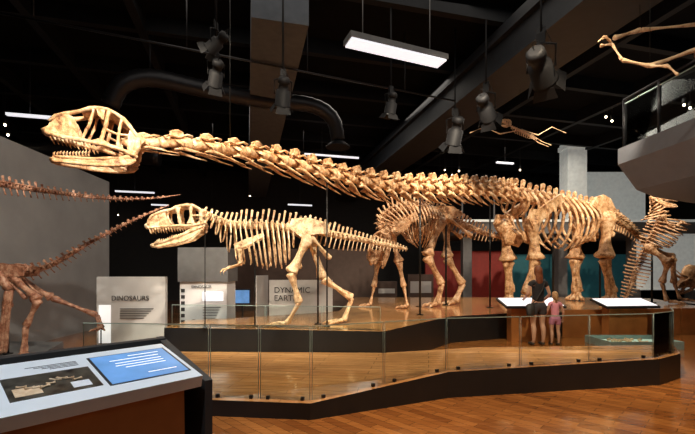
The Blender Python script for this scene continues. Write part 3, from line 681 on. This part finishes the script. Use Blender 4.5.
def rail_(cx,cy,w,h,ang=0):
    mb=MB(); R=Matrix.Rotation(ang,3,'Z'); c=Vector((cx,cy,0))
    X=R@Vector((1,0,0)); Y=R@Vector((0,1,0))
    mb.box(c+Z*h*.45,X*w*.36,Y*.12,Z*h*.45,0)
    mb.plate([c+X*sx*w/2+Y*sy*.28+Z*(h+sy*.08) for sx,sy in((-1,-1),(1,-1),(1,1),(-1,1))],Z*.025,2)
    mb.plate([c+X*sx*(w/2-.04)+Y*sy*.24+Z*(h+.028+sy*.07) for sx,sy in((-1,-1),(1,-1),(1,1),(-1,1))],Z*.006,1)
    mb.obj('reading_rail',['ply','lit','blk'])
rail_(4.25,9.3,1.4,.88,0.05); rail_(6.75,9.75,1.4,.84,.12)
mb=MB()
ea=Vector((5.3,9.93,0)); ed_=Vector((5.9,.85,0)).normalized(); en_=Vector((ed_.y,-ed_.x,0))
for i in range(4):
    c=ea+ed_*(i*1.12+.55)+en_*.05; mb.box(c+Z*.33,ed_*.545,en_*.02,Z*.33,0)
mb.obj('platform_cladding',['ply'])
# =============== PEOPLE ===============
def skin(name,verts,edges,rad,mat,parent,lv=2):
    me=bpy.data.meshes.new(name); me.from_pydata([tuple(v) for v in verts],edges,[]); me.materials.append(mat)
    o=bpy.data.objects.new(name,me); COL.objects.link(o); o.parent=parent
    o.modifiers.new('skin','SKIN'); 
    sv=me.skin_vertices[0].data
    for i,r in enumerate(rad):
        sv[i].radius=(r if isinstance(r,tuple) else (r,r)); sv[i].use_root=(i==0)
    m=o.modifiers.new('sub','SUBSURF'); m.levels=lv; m.render_levels=lv
    o.modifiers['skin'].use_smooth_shade=True
    return o
def person(name,loc,H,top,bottom,hair,rz,armpose,child=False,pony=False,bag=False):
    k=H/1.68; e=empty(name); e.location=loc; e.rotation_euler=(0,0,rz)
    sk=plain(name+'_skin',(.68,.40,.28),.5,var=.04); tm=plain(name+'_top',top,.8); bm_=plain(name+'_bottom',bottom,.8); hm=plain(name+'_hair',hair,.55,var=.3,scale=30); sh=plain(name+'_shoe',(.05,.045,.04),.6); ey=plain(name+'_eye',(.02,.015,.01),.2)
    V=lambda x,y,z: Vector((x*k,y*k,z*k))
    v=[V(0,0,.92),V(0,0,1.05),V(0,0,1.22),V(0,-.005,1.37),V(0,0,1.44),V(0,.01,1.52)]
    r=[(.135,.10),(.11,.085),(.125,.09),(.08,.06),(.048,.048),(.05,.05)]; ed=[(0,1),(1,2),(2,3),(3,4),(4,5)]
    arm={}
    for s_ in(-1,1):
        b=len(v); v+=[V(.085*s_,0,.84),V(.10*s_,.01,.66),V(.10*s_,.02,.48),V(.105*s_,-.03,.34),V(.105*s_,-.02,.10),V(.11*s_,.04,.045),V(.12*s_,.15,.025)]
        r+=[.09,.078,.054,.056,.034,.036,.03]; ed+=[(0,b),(b,b+1),(b+1,b+2),(b+2,b+3),(b+3,b+4),(b+4,b+5),(b+5,b+6)]
        b=len(v); sh_=V(.165*s_,-.005,1.345); el,wr=armpose[s_]; el=V(*el); wr=V(*wr)
        v+=[sh_,sh_.lerp(el,.5),el,el.lerp(wr,.4),wr]; r+=[.052,.042,.035,.034,.023]; ed+=[(3,b),(b,b+1),(b+1,b+2),(b+2,b+3),(b+3,b+4)]
        arm[s_]=(sh_,el,wr)
    r=[(a[0]*k,a[1]*k) if isinstance(a,tuple) else a*k for a in r]
    skin('body',v,ed,r,sk,e)
    for s_ in(-1,1):
        sh_,el,wr=arm[s_]; d=(wr-el).normalized(); t,sd,up=frame(d,Vector((0,1,0)))
        palm=wr+d*.07*k
        hv=[wr-d*.01*k,wr+d*.03*k,palm]; hr=[(.021*k,.017*k),(.034*k,.017*k),(.036*k,.014*k)]
        skin('palm_'+('r' if s_>0 else 'l'),hv,[(0,1),(1,2)],hr,sk,e)
        for i,(o_,ln) in enumerate(((-.028,.065),(-.01,.078),(.009,.074),(.027,.058))):
            q=palm-d*.01*k+sd*o_*k; q1=q+d*ln*.5*k; q2=q1+d*ln*.32*k-up*.012*k; q3=q2+d*ln*.25*k-up*.016*k
            skin('finger_%d'%(i+1),[q,q1,q2,q3],[(0,1),(1,2),(2,3)],[.0085*k,.0085*k,.008*k,.007*k],sk,e,1)
        q=wr+d*.025*k-sd*.026*k; q1=q+d*.025*k-sd*.03*k; q2=q1+d*.03*k-sd*.008*k
        skin('thumb',[q,q1,q2],[(0,1),(1,2)],[.011*k,.0095*k,.008*k],sk,e,1)
    tv=[V(0,0,.90),V(0,0,1.05),V(0,0,1.22),V(0,-.005,1.37),V(0,0,1.42)]; tr=[(.148,.115),(.125,.10),(.14,.108),(.095,.078),(.065,.06)]; te=[(0,1),(1,2),(2,3),(3,4)]
    for s_ in(-1,1):
        b=len(tv); sh_,el,wr=arm[s_]; tv+=[sh_,sh_.lerp(el,.42)]; tr+=[.064,.056]; te+=[(3,b),(b,b+1)]
    skin('shirt',tv,te,[(a[0]*k,a[1]*k) if isinstance(a,tuple) else a*k for a in tr],tm,e)
    bv=[V(0,0,.97),V(0,0,.89)]; br=[(.13,.105),(.155,.12)]; be=[(0,1)]
    for s_ in(-1,1):
        b=len(bv); bv+=[V(.088*s_,0,.82),V(.10*s_,.008,.72),V(.10*s_,.012,.64)]; br+=[.104,.096,.09]; be+=[(1,b),(b,b+1),(b+1,b+2)]
    skin('shorts',bv,be,[(a[0]*k,a[1]*k) if isinstance(a,tuple) else a*k for a in br],bm_,e)
    for s_ in(-1,1):
        skin('shoe_'+('r' if s_>0 else 'l'),[V(.107*s_,-.045,.045),V(.11*s_,.03,.05),V(.118*s_,.12,.035),V(.122*s_,.17,.03)],[(0,1),(1,2),(2,3)],[(.04*k,.042*k),(.044*k,.046*k),(.043*k,.034*k),(.03*k,.026*k)],sh,e)
    hk=k*(1.15 if child else 1)
    hc=V(0,.015,1.585)
    m=MB(); n=20;kk=16
    for i in range(kk+1):
        a=-math.pi/2+math.pi*i/kk
        for j in range(n):
            t=2*math.pi*j/n; x=math.cos(a)*math.cos(t); y=math.cos(a)*math.sin(t); z=math.sin(a)
            w=.074*(1-.28*max(0,-z)); dy=.092*(1-.1*max(0,-z))
            px,py,pz=x*w,y*dy+(.012*max(0,-z) if y>0 else -.0),z*.115
            if y>.75 and abs(x)<.22 and -.35<z<.12: py+=.020*(1-abs(x)/.22)*(1-(z+.35)/.6)
            if y>.6 and .0<z<.25 and .2<abs(x)<.55: py-=.008
            m.v.append(hc+Vector((px,py,pz))*hk)
    for i in range(kk):
        for j in range(n):
            a=i*n+j;b=i*n+(j+1)%n; m.f.append((a,b,b+n,a+n)); m.m.append(0); m.sm.append(True)
    for s_ in(-1,1):
        m.ball(hc+Vector((.075*s_,0,-.005))*hk,.022*hk,0,8,(.4,.7,1.3)); m.ball(hc+Vector((.03*s_,.078,.012))*hk,.011*hk,1,8,(1,.7,.7))
    m.tube([hc+Vector((x,.087-abs(x)*.3,-.058))*hk for x in(-.022,0,.022)],[.003*hk,.005*hk,.003*hk],6,2)
    m.obj('head',[sk,ey,plain(name+'_lips',(.45,.16,.14),.5)],e)
    m=MB()
    for i in range(kk+1):
        a=-math.pi/2+math.pi*i/kk
        for j in range(n):
            t=2*math.pi*j/n; x=math.cos(a)*math.cos(t); y=math.cos(a)*math.sin(t); z=math.sin(a)
            rr=Vector((x*.087,y*.104-.012,z*.125+.008))
            if y>.15 and z<.45: rr=Vector((x*.07,min(rr.y,.03),z*.10+.02))
            rr*=1+.03*math.sin(t*9)
            m.v.append(hc+rr*hk)
    for i in range(kk):
        for j in range(n):
            a=i*n+j;b=i*n+(j+1)%n; m.f.append((a,b,b+n,a+n)); m.m.append(0); m.sm.append(True)
    m.obj('hair',[hm],e)
    if pony: skin('ponytail',[hc+V(0,-.07,.05),hc+V(0,-.13,.03),hc+V(0,-.13,-.08),hc+V(0,-.11,-.2)],[(0,1),(1,2),(2,3)],[.035*k,.038*k,.04*k,.015*k],hm,e)
    else: skin('long_hair',[hc+V(0,-.05,.02),hc+V(0,-.07,-.08),hc+V(0,-.085,-.2),hc+V(0,-.085,-.27)],[(0,1),(1,2),(2,3)],[(.085*k,.05*k),(.085*k,.045*k),(.08*k,.03*k),(.05*k,.015*k)],hm,e)
    if bag:
        m=MB(); gm=plain(name+'_strap',(.03,.03,.03),.6)
        m.tube([V(.15,-.0,1.43),V(.05,-.13,1.25),V(-.1,-.14,1.0),V(-.2,-.06,.88)],.012*k,6,0)
        m.tube([V(-.20,-.12,.66),V(-.21,-.1,.68),V(-.21,-.08,.86),V(-.2,-.06,.9)],[.07*k,.1*k,.095*k,.05*k],12,0,flat=.6); m.obj('shoulder_bag',[gm],e)
pose={-1:((-.24,-.03,1.10),(-.19,.19,1.02)),1:((.24,-.04,1.10),(.21,.16,.96))}
person('woman',G(538,8.7,0),1.70,(.02,.02,.024),(.05,.05,.06),(.22,.07,.028),.05,pose,pony=False,bag=True)
pose2={-1:((-.23,.0,1.10),(-.2,.17,.98)),1:((.25,-.02,1.08),(.26,.06,.86))}
person('girl',G(555,8.75,0),1.14,(.85,.36,.46),(.6,.25,.4),(.5,.3,.14),-.1,pose2,child=True,pony=True)
# =============== LIGHTS ===============
def area(loc,aim,en,sx,sy,c=(1,.9,.78)):
    l=bpy.data.lights.new('area_lamp','AREA'); l.energy=en; l.color=c; l.shape='RECTANGLE'; l.size=sx; l.size_y=sy
    o=bpy.data.objects.new('area_lamp',l); COL.objects.link(o); o.location=loc; o.rotation_euler=(Vector(aim)-Vector(loc)).to_track_quat('-Z','Y').to_euler()
V=Vector
spot(V((-1.8,1.0,6.2)),W(100,140,4.4),800,42)
spot(V((.5,1.5,6.4)),W(300,170,6.6),1400,45)
spot(V((2.5,4.5,6.6)),W(430,190,9.5),1600,46)
spot(V((5.0,6.5,6.6)),W(550,235,12.6),3200,48)
spot(V((8.0,7.5,6.6)),W(600,240,13.5),2300,46)
spot(V((-2.5,3.5,6.2)),W(230,240,7.3),1600,44)
spot(V((.8,4.2,6.2)),W(320,270,7.6),1200,44)
spot(V((2.5,6.5,6.4)),W(415,250,11.5),1600,40)
spot(V((-1.0,2.0,4.2)),W(40,240,6.3),900,60,(1,.92,.8),.04)
spot(V((1.8,2.5,6.5)),V((1.8,5.6,.3)),700,60,(1,.78,.5))
spot(V((3.0,5.0,6.5)),V((4.5,8.0,0)),1000,60,(1,.8,.55))
spot(V((-1.5,4.0,6.6)),V((-1.0,5.6,0)),450,55,(1,.78,.5))
spot(V((4.5,1.5,6.5)),V((2.8,4.6,0)),700,60,(1,.70,.40))
spot(V((8.5,9.5,6.6)),W(655,245,13.2),1300,36)
spot(V((2.0,3.5,6.3)),W(640,50,6.1),300,45)
spot(V((-4.5,6,6)),V((-4,9.0,.8)),700,50,(1,.94,.85))  # added lamp without a fixture, brightens left sign and white cabinet
spot(V((-1.5,9,6.5)),V((-1.5,12,.8)),400,50,(1,.94,.85))
spot(V((-1.2,1.8,4.6)),V((-1.75,2.6,.9)),420,50,(.82,.91,1))  # added cool fill over the kiosk, no fixture, whitens its slab
spot(V((4.5,4,1.2)),V((7.5,7.8,3.9)),50,70,(.9,.93,1))  # added low fill, no fixture, lifts the balcony fascia and soffit
area((0,6,6.9),(0,7,0),120,8,5); area((6,14,6.9),(6,14,0),400,8,6); area((-2,13,6.8),(-2,13.5,0),160,6,4)
area((4,-2,6.0),(2,10,6.5),40,5,2,(.9,.95,1))
w=bpy.data.worlds.new('hall'); scene.world=w; w.use_nodes=True; bg=w.node_tree.nodes['Background']; bg.inputs[0].default_value=(.48,.48,.52,1); bg.inputs[1].default_value=.05
# =============== CAMERA ===============
cam=bpy.data.cameras.new('camera'); cam.lens=F/695*36; cam.sensor_width=36; cam.shift_y=55/695
co=bpy.data.objects.new('camera',cam); COL.objects.link(co); co.location=(0,0,CZ); co.rotation_euler=(math.pi/2,0,0); scene.camera=co
try: scene.view_settings.view_transform='Standard'
except Exception: pass
